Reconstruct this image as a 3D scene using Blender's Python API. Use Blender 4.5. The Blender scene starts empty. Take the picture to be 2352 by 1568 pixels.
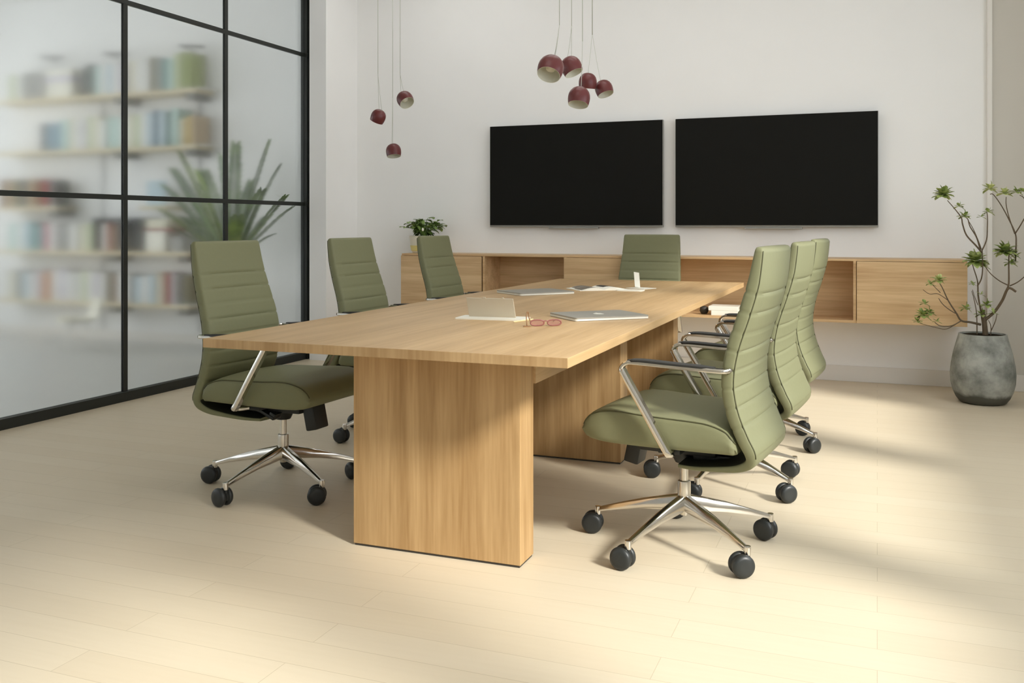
import bpy, bmesh, math, random
from mathutils import Vector, Matrix, Quaternion
random.seed(7)
C = bpy.context.scene.collection
PI = math.pi
W_, H_ = 2352, 1568
FPX = 2153.0; HORY = 517.0; CAMH = 1.15
YAW = math.atan(839/2153.0)
FW = Vector((-math.sin(YAW), math.cos(YAW), 0)); RT = Vector((math.cos(YAW), math.sin(YAW), 0))
CP = Vector((0, 0, CAMH))

def at(px, py, Y):
    """the point of the room that stands at distance Y along the room in that line of sight"""
    d = FW + RT*((px-W_/2)/FPX) + Vector((0, 0, (HORY-py)/FPX))
    return CP + d*(Y/d.y)

# ------------------------------------------------------------------ materials
def lin(c):
    return tuple(((x/255)/12.92 if x/255 <= .04045 else ((x/255+.055)/1.055)**2.4) for x in c) + (1,)

def mat(name, col, rough=.5, metal=0, spec=.5, noise=0, nscale=30, bump=0, trans=0, ior=1.45, emis=None, sheen=0, sub=0):
    m = bpy.data.materials.new(name); m.use_nodes = True
    nt = m.node_tree; b = nt.nodes['Principled BSDF']
    b.inputs['Base Color'].default_value = lin(col)
    b.inputs['Roughness'].default_value = rough
    b.inputs['Metallic'].default_value = metal
    b.inputs['Specular IOR Level'].default_value = spec
    b.inputs['IOR'].default_value = ior
    b.inputs['Transmission Weight'].default_value = trans
    if sub: b.inputs['Subsurface Weight'].default_value = sub; b.inputs['Subsurface Scale'].default_value = .01
    if noise or bump:
        tc = nt.nodes.new('ShaderNodeTexCoord'); n = nt.nodes.new('ShaderNodeTexNoise')
        n.inputs['Scale'].default_value = nscale; n.inputs['Detail'].default_value = 4
        nt.links.new(tc.outputs['Object'], n.inputs['Vector'])
        if noise:
            mx = nt.nodes.new('ShaderNodeMix'); mx.data_type = 'RGBA'
            c = lin(col)
            mx.inputs[6].default_value = tuple(x*(1-noise) for x in c[:3])+(1,)
            mx.inputs[7].default_value = tuple(min(1, x*(1+noise)) for x in c[:3])+(1,)
            nt.links.new(n.outputs['Fac'], mx.inputs[0]); nt.links.new(mx.outputs[2], b.inputs['Base Color'])
        if bump:
            bp = nt.nodes.new('ShaderNodeBump'); bp.inputs['Strength'].default_value = bump; bp.inputs['Distance'].default_value = .002
            nt.links.new(n.outputs['Fac'], bp.inputs['Height']); nt.links.new(bp.outputs['Normal'], b.inputs['Normal'])
    return m

def wood(name, axis, light, dark, fine=1.0, rough=.45, wob=1.0):
    """veneer whose grain runs along the given axis (0,1,2)"""
    m = bpy.data.materials.new(name); m.use_nodes = True
    nt = m.node_tree; b = nt.nodes['Principled BSDF']; N = nt.nodes; L = nt.links
    tc = N.new('ShaderNodeTexCoord')
    mp = N.new('ShaderNodeMapping'); s = [1.0, 1.0, 1.0]; s[axis] = .05
    mp.inputs['Scale'].default_value = s
    L.new(tc.outputs['Object'], mp.inputs['Vector'])
    n1 = N.new('ShaderNodeTexNoise'); n1.inputs['Scale'].default_value = 16*fine; n1.inputs['Detail'].default_value = 3; n1.inputs['Distortion'].default_value = .25*wob
    n2 = N.new('ShaderNodeTexNoise'); n2.inputs['Scale'].default_value = 90*fine; n2.inputs['Detail'].default_value = 5
    n3 = N.new('ShaderNodeTexNoise'); n3.inputs['Scale'].default_value = 5*fine; n3.inputs['Detail'].default_value = 2
    for n in (n1, n2, n3): L.new(mp.outputs['Vector'], n.inputs['Vector'])
    a = N.new('ShaderNodeMath'); a.operation = 'MULTIPLY_ADD'; a.inputs[1].default_value = .30
    L.new(n2.outputs['Fac'], a.inputs[0])
    a2 = N.new('ShaderNodeMath'); a2.operation = 'MULTIPLY_ADD'; a2.inputs[1].default_value = .45
    L.new(n1.outputs['Fac'], a2.inputs[0]); L.new(a.outputs[0], a2.inputs[2])
    a3 = N.new('ShaderNodeMath'); a3.operation = 'MULTIPLY'; a3.inputs[1].default_value = .25
    L.new(n3.outputs['Fac'], a3.inputs[0]); L.new(a3.outputs[0], a.inputs[2])
    r = N.new('ShaderNodeValToRGB'); e = r.color_ramp.elements
    e[0].position = .36; e[0].color = lin(dark); e[1].position = .64; e[1].color = lin(light)
    L.new(a2.outputs[0], r.inputs['Fac']); L.new(r.outputs['Color'], b.inputs['Base Color'])
    b.inputs['Roughness'].default_value = rough
    b.inputs['Specular IOR Level'].default_value = .35
    bp = N.new('ShaderNodeBump'); bp.inputs['Strength'].default_value = .08; bp.inputs['Distance'].default_value = .001
    L.new(n2.outputs['Fac'], bp.inputs['Height']); L.new(bp.outputs['Normal'], b.inputs['Normal'])
    return m

def floor_mat():
    m = bpy.data.materials.new('pale_oak_floor'); m.use_nodes = True
    nt = m.node_tree; b = nt.nodes['Principled BSDF']; N = nt.nodes; L = nt.links
    tc = N.new('ShaderNodeTexCoord')
    br = N.new('ShaderNodeTexBrick')
    br.inputs['Scale'].default_value = 1; br.inputs['Brick Width'].default_value = 1.45; br.inputs['Row Height'].default_value = .13
    br.inputs['Mortar Size'].default_value = .0011; br.inputs['Mortar Smooth'].default_value = .3
    br.offset = .37; br.offset_frequency = 2; br.squash = 1.0
    br.inputs['Color1'].default_value = lin((216, 204, 181)); br.inputs['Color2'].default_value = lin((213, 200, 176)); br.inputs['Mortar'].default_value = lin((190, 177, 151))
    L.new(tc.outputs['Object'], br.inputs['Vector'])
    mp = N.new('ShaderNodeMapping'); mp.inputs['Scale'].default_value = (.06, 1, 1)
    n = N.new('ShaderNodeTexNoise'); n.inputs['Scale'].default_value = 55; n.inputs['Detail'].default_value = 4
    L.new(tc.outputs['Object'], mp.inputs['Vector']); L.new(mp.outputs['Vector'], n.inputs['Vector'])
    mx = N.new('ShaderNodeMix'); mx.data_type = 'RGBA'; mx.blend_type = 'MULTIPLY'; mx.inputs[0].default_value = 1
    r = N.new('ShaderNodeValToRGB'); r.color_ramp.elements[0].color = (.94, .93, .91, 1); r.color_ramp.elements[1].color = (1, 1, 1, 1)
    L.new(n.outputs['Fac'], r.inputs['Fac']); L.new(br.outputs['Color'], mx.inputs[6]); L.new(r.outputs['Color'], mx.inputs[7])
    L.new(mx.outputs[2], b.inputs['Base Color'])
    b.inputs['Roughness'].default_value = .42; b.inputs['Specular IOR Level'].default_value = .3
    return m

def concrete_mat():
    m = bpy.data.materials.new('weathered_concrete'); m.use_nodes = True
    nt = m.node_tree; b = nt.nodes['Principled BSDF']; N = nt.nodes; L = nt.links
    tc = N.new('ShaderNodeTexCoord')
    n = N.new('ShaderNodeTexNoise'); n.inputs['Scale'].default_value = 7; n.inputs['Detail'].default_value = 7; n.inputs['Roughness'].default_value = .62
    L.new(tc.outputs['Object'], n.inputs['Vector'])
    r = N.new('ShaderNodeValToRGB'); e = r.color_ramp.elements
    e[0].position = .33; e[0].color = lin((104, 107, 102)); e[1].position = .66; e[1].color = lin((172, 174, 167))
    L.new(n.outputs['Fac'], r.inputs['Fac'])
    # dark weathered foot of the pot, with a ragged edge
    sp = N.new('ShaderNodeSeparateXYZ'); L.new(tc.outputs['Object'], sp.inputs[0])
    ad = N.new('ShaderNodeMath'); ad.operation = 'MULTIPLY_ADD'; ad.inputs[1].default_value = .07
    L.new(n.outputs['Fac'], ad.inputs[0]); L.new(sp.outputs['Z'], ad.inputs[2])
    mr = N.new('ShaderNodeMapRange'); mr.inputs['From Min'].default_value = .088; mr.inputs['From Max'].default_value = .112
    L.new(ad.outputs[0], mr.inputs['Value'])
    mx = N.new('ShaderNodeMix'); mx.data_type = 'RGBA'; mx.inputs[6].default_value = lin((84, 84, 76))
    L.new(mr.outputs[0], mx.inputs[0]); L.new(r.outputs['Color'], mx.inputs[7]); L.new(mx.outputs[2], b.inputs['Base Color'])
    b.inputs['Roughness'].default_value = .85
    bp = N.new('ShaderNodeBump'); bp.inputs['Strength'].default_value = .25; bp.inputs['Distance'].default_value = .004
    L.new(n.outputs['Fac'], bp.inputs['Height']); L.new(bp.outputs['Normal'], b.inputs['Normal'])
    return m

def leaf_mat(name, c1, c2, scale=14):
    m = bpy.data.materials.new(name); m.use_nodes = True
    nt = m.node_tree; b = nt.nodes['Principled BSDF']; N = nt.nodes; L = nt.links
    tc = N.new('ShaderNodeTexCoord'); n = N.new('ShaderNodeTexNoise'); n.inputs['Scale'].default_value = scale
    L.new(tc.outputs['Object'], n.inputs['Vector'])
    r = N.new('ShaderNodeValToRGB'); e = r.color_ramp.elements
    e[0].position = .4; e[0].color = lin(c1); e[1].position = .62; e[1].color = lin(c2)
    L.new(n.outputs['Fac'], r.inputs['Fac']); L.new(r.outputs['Color'], b.inputs['Base Color'])
    b.inputs['Roughness'].default_value = .5
    return m

M = {}
M['wall'] = mat('white_wall_paint', (240, 240, 239), .85, noise=.02, nscale=3, bump=.05)
M['wall_dim'] = mat('dimmed_wall_paint', (205, 201, 192), .85, noise=.02, nscale=3)  # wall white greyed to carry the dimness of the right-hand stretch
M['ceiling'] = mat('ceiling_paint', (240, 240, 238), .9, noise=.01, nscale=3)
M['base'] = mat('skirting_paint', (228, 225, 219), .6)
M['floor'] = floor_mat()
M['floor_grey'] = mat('grey_office_floor', (206, 207, 206), .4, noise=.05, nscale=4)
M['black'] = mat('black_painted_steel', (34, 37, 33), .5, noise=.08, nscale=20)
M['glass'] = mat('hazy_partition_glass', (252, 252, 248), .10, trans=1, ior=1.45, spec=.5)
OAKL, OAKD = (190, 158, 113), (172, 134, 88)
M['oak_y'] = wood('oak_veneer_lengthwise', 1, (202, 171, 127), (172, 140, 97), .8)
M['oak_z'] = wood('oak_veneer_upright', 2, OAKL, (150, 116, 73), 1.0)
M['oak_x'] = wood('oak_veneer_crosswise', 0, (222, 192, 148), (182, 146, 104), .8)
M['oak_edge'] = wood('oak_edge_band', 2, (190, 160, 118), (156, 124, 84), .9)
M['leather'] = mat('sage_leather', (120, 121, 92), .5, spec=.22, noise=.03, nscale=60, bump=.12)
M['leather_dark'] = mat('dark_piping', (68, 68, 42), .6, noise=.02)
M['chrome'] = mat('polished_aluminium', (214, 210, 203), .16, metal=1, noise=.02, nscale=8)
M['steel'] = mat('satin_column_metal', (212, 208, 200), .28, metal=1, noise=.02)
M['plastic'] = mat('black_plastic', (33, 35, 34), .45, noise=.05)
M['rubber'] = mat('black_nylon_wheel', (38, 41, 41), .4, noise=.05)
M['pad'] = mat('dark_arm_pad', (38, 38, 36), .5, noise=.04)
M['shell_in'] = mat('dark_shell_lining', (44, 46, 34), .55, noise=.04)
M['screen'] = mat('switched_off_screen', (20, 20, 17), .6, spec=.15, noise=.03, nscale=5)
M['tvframe'] = mat('grey_screen_frame', (150, 149, 143), .45, metal=.3, noise=.02)
M['lamp'] = mat('oxblood_enamel', (98, 44, 44), .38, spec=.5, noise=.1, nscale=25)
M['lamp_in'] = mat('lamp_white_lining', (226, 224, 208), .55, noise=.03)
M['cord'] = mat('pale_cord', (196, 198, 188), .7, noise=.04)
M['concrete'] = concrete_mat()
M['soil'] = mat('dark_soil', (44, 38, 28), .95, spec=.05, noise=.4, nscale=60, bump=.8)
M['bark'] = mat('brown_bark', (98, 84, 66), .9, noise=.25, nscale=50, bump=.5)
M['leaf'] = leaf_mat('tree_leaf', (112, 132, 62), (174, 186, 114), 22)
M['leaf_pale'] = leaf_mat('young_tree_leaf', (150, 165, 88), (212, 216, 150), 22)
M['leaf_small'] = leaf_mat('glossy_small_leaf', (74, 100, 38), (138, 164, 84), 20)
M['palm'] = leaf_mat('palm_leaf', (98, 122, 84), (138, 162, 112), 6)
M['palm_y'] = leaf_mat('yellow_green_palm_leaf', (104, 130, 58), (150, 170, 90), 6)
M['alu'] = mat('silver_aluminium_lid', (166, 163, 153), .4, metal=.35, noise=.02)
M['white'] = mat('white_plastic', (240, 238, 226), .4, noise=.01)
M['paper'] = mat('white_paper', (238, 236, 224), .7, noise=.02)
M['beige'] = mat('translucent_beige_cover', (196, 184, 162), .5, noise=.03, nscale=20)
M['rosewood'] = mat('pink_brown_acetate', (150, 92, 86), .3, noise=.2, nscale=60)
M['lens'] = mat('pale_pink_lens', (226, 190, 180), .1, trans=.85, noise=.01)
M['brownplastic'] = mat('brown_spectacle_arm', (146, 108, 70), .35, noise=.1)
M['dark'] = mat('dark_cover', (60, 56, 50), .5, noise=.1)
M['photo'] = mat('printed_page', (120, 112, 100), .5, noise=.35, nscale=40)
M['pencil'] = mat('pale_pencil_wood', (226, 208, 160), .5, noise=.03)
M['cream'] = mat('cream_ceramic', (222, 214, 194), .4, noise=.03)
M['yellowband'] = mat('pale_yellow_band', (220, 204, 128), .5, noise=.03)
M['shelf'] = wood('pale_shelf_wood', 0, (232, 220, 190), (212, 198, 164), .8)
M['metal_white'] = mat('white_metal', (234, 234, 230), .4, noise=.01)
M['metal_grey'] = mat('grey_metal', (122, 122, 118), .45, noise=.03)

# ------------------------------------------------------------------ object helpers
def put(name, bm, m, parent=None, loc=None, smooth=False, ang=None):
    me = bpy.data.meshes.new(name)
    bmesh.ops.recalc_face_normals(bm, faces=bm.faces)
    bm.to_mesh(me); bm.free()
    for mm in (m if isinstance(m, (list, tuple)) else [m]): me.materials.append(mm)
    if smooth:
        for p in me.polygons: p.use_smooth = True
        if ang: me.set_sharp_from_angle(angle=math.radians(ang))
    o = bpy.data.objects.new(name, me); C.objects.link(o)
    if loc is not None: o.location = loc
    if parent: o.parent = parent
    return o

def tag(o, label, cat, group=None, kind=None):
    o['label'] = label; o['category'] = cat
    if group: o['group'] = group
    if kind: o['kind'] = kind
    return o

def thing(name, label, cat, loc=(0, 0, 0), rotz=0, group=None):
    o = bpy.data.objects.new(name, None); o.empty_display_size = .1; C.objects.link(o)
    o.location = loc; o.rotation_euler = (0, 0, rotz)
    return tag(o, label, cat, group)

def struct(name, bm, m, parent=None, **k):
    o = put(name, bm, m, parent, **k)
    if not parent: o['kind'] = 'structure'
    return o

def box(bm, x0, x1, y0, y1, z0, z1, bev=0, mi=0, mtx=None):
    r = bmesh.ops.create_cube(bm, size=1)
    vs = r['verts']
    for v in vs: v.co = Vector(((x0+x1)/2+v.co.x*(x1-x0), (y0+y1)/2+v.co.y*(y1-y0), (z0+z1)/2+v.co.z*(z1-z0)))
    fs = set(f for v in vs for f in v.link_faces)
    if bev:
        es = list(set(e for v in vs for e in v.link_edges))
        rr = bmesh.ops.bevel(bm, geom=es, offset=bev, segments=2, profile=.6, affect='EDGES')
        fs = set(rr['faces']) | set(f for f in fs if f.is_valid)
        vs = list(set(v for f in fs for v in f.verts))
    for f in fs: f.material_index = mi
    if mtx: bmesh.ops.transform(bm, matrix=mtx, verts=vs)
    return vs

def mkbox(*a, **k):
    bm = bmesh.new(); box(bm, *a, **k); return bm

def ring_loft(bm, rings, caps=True, closed=True, mi=None):
    vr = [[bm.verts.new(p) for p in r] for r in rings]
    n = len(rings[0]); fs = []
    for i in range(len(vr)-1):
        for j in range(n if closed else n-1):
            f = bm.faces.new((vr[i][j], vr[i][(j+1) % n], vr[i+1][(j+1) % n], vr[i+1][j]))
            if mi: f.material_index = mi(i, j)
            fs.append(f)
    if caps and closed:
        bm.faces.new(vr[0][::-1]); bm.faces.new(vr[-1])
    return vr

def lathe(bm, prof, seg=32, mtx=None, mi=0):
    vs = []
    rings = []
    for r, z in prof:
        if r < 1e-5: rings.append([bm.verts.new((0, 0, z))])
        else: rings.append([bm.verts.new((r*math.cos(2*PI*k/seg), r*math.sin(2*PI*k/seg), z)) for k in range(seg)])
    for a, b in zip(rings, rings[1:]):
        for k in range(seg):
            k2 = (k+1) % seg
            if len(a) == 1 and len(b) == 1: continue
            if len(a) == 1: f = bm.faces.new((a[0], b[k], b[k2]))
            elif len(b) == 1: f = bm.faces.new((a[k], b[0], a[k2]))
            else: f = bm.faces.new((a[k], b[k], b[k2], a[k2]))
            f.material_index = mi
    vs = [v for r in rings for v in r]
    if mtx: bmesh.ops.transform(bm, matrix=mtx, verts=vs)
    return vs

def frame_at(t, up=Vector((0, 0, 1))):
    t = t.normalized()
    s = t.cross(up)
    if s.length < 1e-4: s = t.cross(Vector((0, 1, 0)))
    s.normalize(); u = s.cross(t).normalized()
    return s, u

def tube(bm, pts, r, seg=8, mi=0, up=Vector((0, 0, 1)), cap=True):
    pts = [Vector(p) for p in pts]; n = len(pts)
    rs = r if isinstance(r, (list, tuple)) else [r]*n
    rings = []; s = None
    for i, p in enumerate(pts):
        t = (pts[min(i+1, n-1)]-pts[max(i-1, 0)])
        if t.length < 1e-7: t = Vector((0, 0, 1))
        t.normalize()
        if s is None: s, u = frame_at(t, up)
        else:
            s = (s - t*s.dot(t))
            s = s.normalized() if s.length > 1e-5 else frame_at(t, up)[0]
            u = s.cross(t).normalized()
        rings.append([p+(s*math.cos(2*PI*k/seg)+u*math.sin(2*PI*k/seg))*rs[i] for k in range(seg)])
    ring_loft(bm, rings, caps=cap, mi=(lambda i, j: mi))

def smooth_path(pts, n=6):
    P = [Vector(p) for p in pts]; out = []
    for i in range(len(P)-1):
        a = P[max(i-1, 0)]; b = P[i]; c = P[i+1]; d = P[min(i+2, len(P)-1)]
        for k in range(n):
            t = k/n
            out.append(.5*((2*b)+(c-a)*t+(2*a-5*b+4*c-d)*t*t+(-a+3*b-3*c+d)*t**3))
    out.append(P[-1]); return out

def lerp_list(xs, ys, x):
    if x <= xs[0]: return ys[0]
    for i in range(len(xs)-1):
        if x <= xs[i+1]: return ys[i]+(ys[i+1]-ys[i])*(x-xs[i])/(xs[i+1]-xs[i])
    return ys[-1]

def copy_tree(o, parent=None):
    c = o.copy(); C.objects.link(c)
    if parent: c.parent = parent
    for ch in list(o.children): copy_tree(ch, c)
    return c

# ================================================================== THE ROOM
BW = 7.35; CEIL = 3.5; XR = 1.5; XG = -4.6; FR = -2.4; XL = -9.6
struct('floor', mkbox(XG, XR+.2, FR-.2, BW+.2, -.1, 0), M['floor'])
struct('floor', mkbox(XL-.2, XG, FR-.2, BW+.2, -.1, -.0005), M['floor_grey'])
struct('ceiling', mkbox(XL-.2, XR+.2, FR-.2, BW+.2, CEIL, CEIL+.1), M['ceiling'])
struct('wall_back', mkbox(XL-.2, XR+.2, BW, BW+.15, 0, CEIL), M['wall'])

def wall_with_openings(name, axis, pos, th, a0, a1, ops, z0, z1):
    """wall in the plane axis=pos between a0 and a1, with rectangular openings ops"""
    bm = bmesh.new()
    def b(u0, u1, zz0, zz1):
        if u1-u0 < 1e-4: return
        if axis == 'x': box(bm, pos, pos+th, u0, u1, zz0, zz1)
        else: box(bm, u0, u1, pos, pos+th, zz0, zz1)
    cur = a0
    for (u0, u1) in ops:
        b(cur, u0, 0, CEIL); b(u0, u1, 0, z0); b(u0, u1, z1, CEIL); cur = u1
    b(cur, a1, 0, CEIL)
    return struct(name, bm, M['wall'])

SILL, HEAD = .90, 2.9
PIERS = [4.30, 2.58, .86, -.86]
ops = []
edges = PIERS[::-1] + [5.95]
ww = .13
for i in range(len(edges)-1):
    ops.append((edges[i]+(ww if i else 0), edges[i+1]-(ww if i < len(edges)-2 else .13)))
wall_with_openings('wall_right', 'x', XR, .12, FR, BW, ops, SILL, HEAD)
for k, (u0, u1) in enumerate(ops):
    bm = bmesh.new()
    box(bm, XR+.01, XR+.07, u0, u0+.04, SILL, HEAD); box(bm, XR+.01, XR+.07, u1-.04, u1, SILL, HEAD)
    box(bm, XR+.01, XR+.07, u0, u1, SILL, SILL+.04); box(bm, XR+.01, XR+.07, u0, u1, HEAD-.04, HEAD)
    struct('window_%d' % (k+2), bm, M['metal_white'])
# wall behind the camera, with an unseen opening added as daylight fill
wall_with_openings('wall_front', 'y', FR-.12, .12, XL, XR, [(-8.4, -5.8)], .6, 2.9)
# the office behind the glass has its own windows at the far left
wall_with_openings('wall_left', 'x', XL-.12, .12, FR, BW, [(-1.0, 1.0), (2.0, 3.9), (4.6, 6.4)], .9, 2.9)
# the short return wall beside the glass
bm = bmesh.new(); box(bm, -4.525, -4.36, 6.84, BW, 0, CEIL); box(bm, -4.72, -4.525, 6.945, BW, 0, CEIL)
struct('wall_return', bm, M['wall'])
# right end of back wall, dimness put into its colour, plus white strip
pr = at(2279, 500, BW-.03)
struct('trim_1', mkbox(at(2268, 500, BW-.05).x, at(2279, 500, BW-.05).x, BW-.05, BW, 0, CEIL), M['base'])
struct('wall_back_dim', mkbox(pr.x, XR, BW-.03, BW, 0, CEIL), M['wall_dim'])
# skirting
struct('baseboard_back', mkbox(-4.36, at(2268, 500, BW-.05).x, BW-.014, BW, 0, .115, bev=.003), M['base'])
struct('baseboard_right_bay', mkbox(pr.x, XR, BW-.045, BW-.03, 0, .115, bev=.003), M['base'])
struct('baseboard_return', mkbox(-4.36, -4.346, 6.84, BW-.014, 0, .115, bev=.003), M['base'])
struct('baseboard_office', mkbox(XL, -4.72, BW-.014, BW, 0, .09), M['base'])

# ------------------------------------------------------------------ glass partition (window_1)
gp = bpy.data.objects.new('window_1', None); C.objects.link(gp); gp.location = (XG, 0, 0); gp['kind'] = 'structure'
vs_ = [6.90, 5.823, 4.802, 3.78, 2.76, 1.74, .72, -.30, -1.32, FR+.03]
put('bottom_rail', mkbox(-.03, .03, FR, 6.86, 0, .062, bev=.003), M['black'], gp)
put('top_rail', mkbox(-.03, .03, FR, 6.86, CEIL-.05, CEIL, bev=.003), M['black'], gp)
for i, y in enumerate(vs_):
    w = .034 if i == 0 else .019
    hx = .035 if i == 0 else .013
    put('mullion', mkbox(-hx, hx, y-w, y+w, .0, CEIL, bev=.002), M['black'], gp)
for z in (1.332, 2.612):
    put('transom', mkbox(-.013, .014, FR, 6.885, z-.016, z+.016, bev=.002), M['black'], gp)
for i in range(len(vs_)-1):
    for z0, z1 in ((.062, 1.315), (1.349, 2.595), (2.629, CEIL-.05)):
        put('pane', mkbox(-.005, .005, vs_[i+1]+.019, vs_[i]-(.034 if i == 0 else .019), z0, z1), M['glass'], gp)
for z in (1.332, 2.612):
    bm = bmesh.new(); lathe(bm, [(0, .0), (.02, .0), (.02, .008), (0, .010)], 16, Matrix.Translation((.035, 6.885, z)) @ Matrix.Rotation(PI/2, 4, 'Y'))
    put('rail_cap', bm, M['black'], gp)

# ================================================================== TABLE
TZ = .755; TT = .031
TX0, TX1, TY0, TY1 = -2.192, -.857, 2.655, 6.60
table = thing('conference_table', 'long rectangular oak conference table on upright slab legs', 'table', ((TX0+TX1)/2, (TY0+TY1)/2, 0))
ox, oy = table.location.x, table.location.y
bm = bmesh.new()
box(bm, TX0-ox, TX1-ox, TY0-oy, TY1-oy, TZ-TT, TZ, bev=.0015)
for f in bm.faces:
    f.normal_update()
    f.material_index = 1 if abs(f.normal.y) > .9 else 0
put('tabletop', bm, [M['oak_y'], M['oak_edge']], table)
PX0, PX1 = -1.756, -1.1146
for (y0, y1, xs) in ((2.936, 3.066, 0), (4.388, 4.518, -.035), (5.47, 5.60, 0)):
    bm = bmesh.new(); box(bm, PX0-ox+xs, PX1-ox+xs, y0-oy, y1-oy, .008, TZ-TT, bev=.002)
    leg = put('slab_leg', bm, M['oak_z'], table)
    put('plinth_strip', mkbox(PX0-ox+xs+.004, PX1-ox+xs-.004, y0-oy+.004, y1-oy-.004, 0, .008), M['dark'], leg)
put('apron', mkbox(PX0-ox+.02, PX1-ox+.008, 3.066-oy, 5.47-oy, .60, TZ-TT), M['oak_y'], table)

# ================================================================== CHAIRS
def chair():
    t = thing('office_chair', 'x', 'chair')
    # --- backrest: centre line (y, z, half width, thickness)
    key = [(-.318, 1.068, .212, .030), (-.300, .960, .219, .044), (-.272, .860, .227, .046), (-.240, .760, .234, .046),
           (-.224, .680, .238, .046), (-.222, .610, .239, .046), (-.238, .530, .237, .046), (-.268, .455, .232, .044),
           (-.292, .405, .226, .040), (-.285, .372, .216, .032), (-.240, .348, .20, .024), (-.17, .334, .18, .018), (-.09, .322, .155, .014), (-.02, .318, .13, .012)]
    P = smooth_path([(0, a, b) for a, b, c, d in key], 14)
    # cumulative param
    ks = [i*14 for i in range(len(key))]
    groove = [.930, .867, .804, .741, .678, .615, .552, .489]
    rings = []
    def section(hw, th, e=.62):
        """rounded bar outline: right end, front face, left end, rear face; returns (x, y, is_face)"""
        r = th/2; pts = []
        for k in range(9):
            q = math.radians(-80+20*k); pts.append((hw-r+r*abs(math.cos(q))**e, r*math.copysign(abs(math.sin(q))**e, math.sin(q)), 0))
        for k in range(1, 12): pts.append(((hw-r)*(1-2*k/12), r, 1))
        for k in range(9):
            q = math.radians(100+20*k); pts.append((-(hw-r)-r*abs(math.cos(q))**e, r*math.copysign(abs(math.sin(q))**e, math.sin(q)), 0))
        for k in range(1, 12): pts.append((-(hw-r)*(1-2*k/12), -r, -1))
        return pts
    NS = 40; pipes = {1: [], -1: []}
    for i, p in enumerate(P):
        hw = lerp_list(ks, [k[2] for k in key], i); th = lerp_list(ks, [k[3] for k in key], i)
        tg = (P[min(i+1, len(P)-1)]-P[max(i-1, 0)]).normalized()
        nrm = Vector((0, -tg.z, tg.y))          # points to the front on the upper part
        gd = 0
        if p.z > .44:
            for g in groove: gd = max(gd, math.exp(-((p.z-g)/.0042)**2))
        ring = []
        for (x, y, fc) in section(hw, th):
            if fc:
                y += fc*(.010*(1-(x/hw)**2) if p.z > .40 else .003*(1-(x/hw)**2))
                y -= fc*.0055*gd
            else:
                x -= math.copysign(.0022*gd, x); y *= 1-.12*gd
            ring.append(p+Vector((x, 0, 0))+nrm*y)
        rings.append(ring)
        if i < 118:
            r = th/2; q = math.radians(-52)
            for sg in (1, -1): pipes[sg].append(p+Vector((sg*(hw-r+r*math.cos(q)**.62+.0002), 0, 0))-nrm*(r*abs(math.sin(q))**.62))
    bm = bmesh.new()
    top = rings[0]; c0 = sum(top, Vector())/NS
    pre = [[c0+Vector(((q-c0).x*s1, (q-c0).y*s2, (q-c0).z*s2))+Vector((0, 0, dz)) for q in top] for s1, s2, dz in ((.965, .45, .0105), (.985, .8, .007))]
    allr = pre+rings
    ring_loft(bm, allr, mi=lambda i, j: 1 if (i > 114 and 8 <= j < 20) else 0)
    br = put('backrest', bm, [M['leather'], M['shell_in']], t, smooth=True, ang=60)
    for sgn in (-1, 1):
        bm = bmesh.new(); tube(bm, pipes[sgn][::2], .0021, 6)
        put('piping', bm, M['leather_dark'], br, smooth=True)
    # --- seat
    ys = [-.250, -.246, -.236, -.215, -.18, -.14, -.08, 0, .08, .14, .19, .23, .265, .287, .298, .302]
    zt = [.420, .440, .456, .478, .492, .500, .503, .505, .508, .512, .512, .506, .492, .472, .452, .440]
    zb = [.404, .400, .398, .398, .397, .396, .395, .394, .393, .393, .394, .396, .400, .406, .416, .426]
    rings = []; side = []
    for y, a, b in zip(ys, zt, zb):
        hw = .238-.02*max(0, (y-.2)/.1)**2 - (.010 if y < -.24 else 0)
        zc = (a+b)/2; hh = (a-b)/2; ring = []; r = min(.020, hh*.8); rx = .018
        def cor(sx, sz, q0):
            for k in range(5):
                q = math.radians(q0+22.5*k); ring.append(Vector((sx*(hw-rx)+rx*math.cos(q), y, zc+sz*(hh-r)+r*math.sin(q))))
        cor(1, 1, 0)
        for k in range(1, 14):
            x = (hw-rx)*(1-2*k/14); ring.append(Vector((x, y, zc+hh+.012*(1-(x/hw)**2)*(1 if abs(y) < .2 else .4))))
        cor(-1, 1, 90)
        for k in range(1, 4): ring.append(Vector((-hw-.003*math.sin(PI*k/4), y, zc+(hh-r)*(1-2*k/4))))
        cor(-1, -1, 180)
        for k in range(1, 14): ring.append(Vector((-(hw-rx)*(1-2*k/14), y, zc-hh)))
        cor(1, -1, 270)
        for k in range(1, 4): ring.append(Vector((hw+.003*math.sin(PI*k/4), y, zc-(hh-r)*(1-2*k/4))))
        rings.append(ring); side.append((hw-rx+rx*.72, y, zc+hh-r+r*.72))
    # refine along y
    R2 = []
    for i in range(len(rings)-1):
        R2.append(rings[i]); R2.append([(p+q)/2 for p, q in zip(rings[i], rings[i+1])])
    R2.append(rings[-1])
    bm = bmesh.new(); ring_loft(bm, R2)
    seat = put('seat', bm, M['leather'], t, smooth=True, ang=60)
    for sgn in (-1, 1):
        bm = bmesh.new(); tube(bm, smooth_path([(sgn*h, y, z) for h, y, z in side[1:-1]], 3), .0024, 6)
        put('piping', bm, M['leather_dark'], seat, smooth=True)
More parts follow.
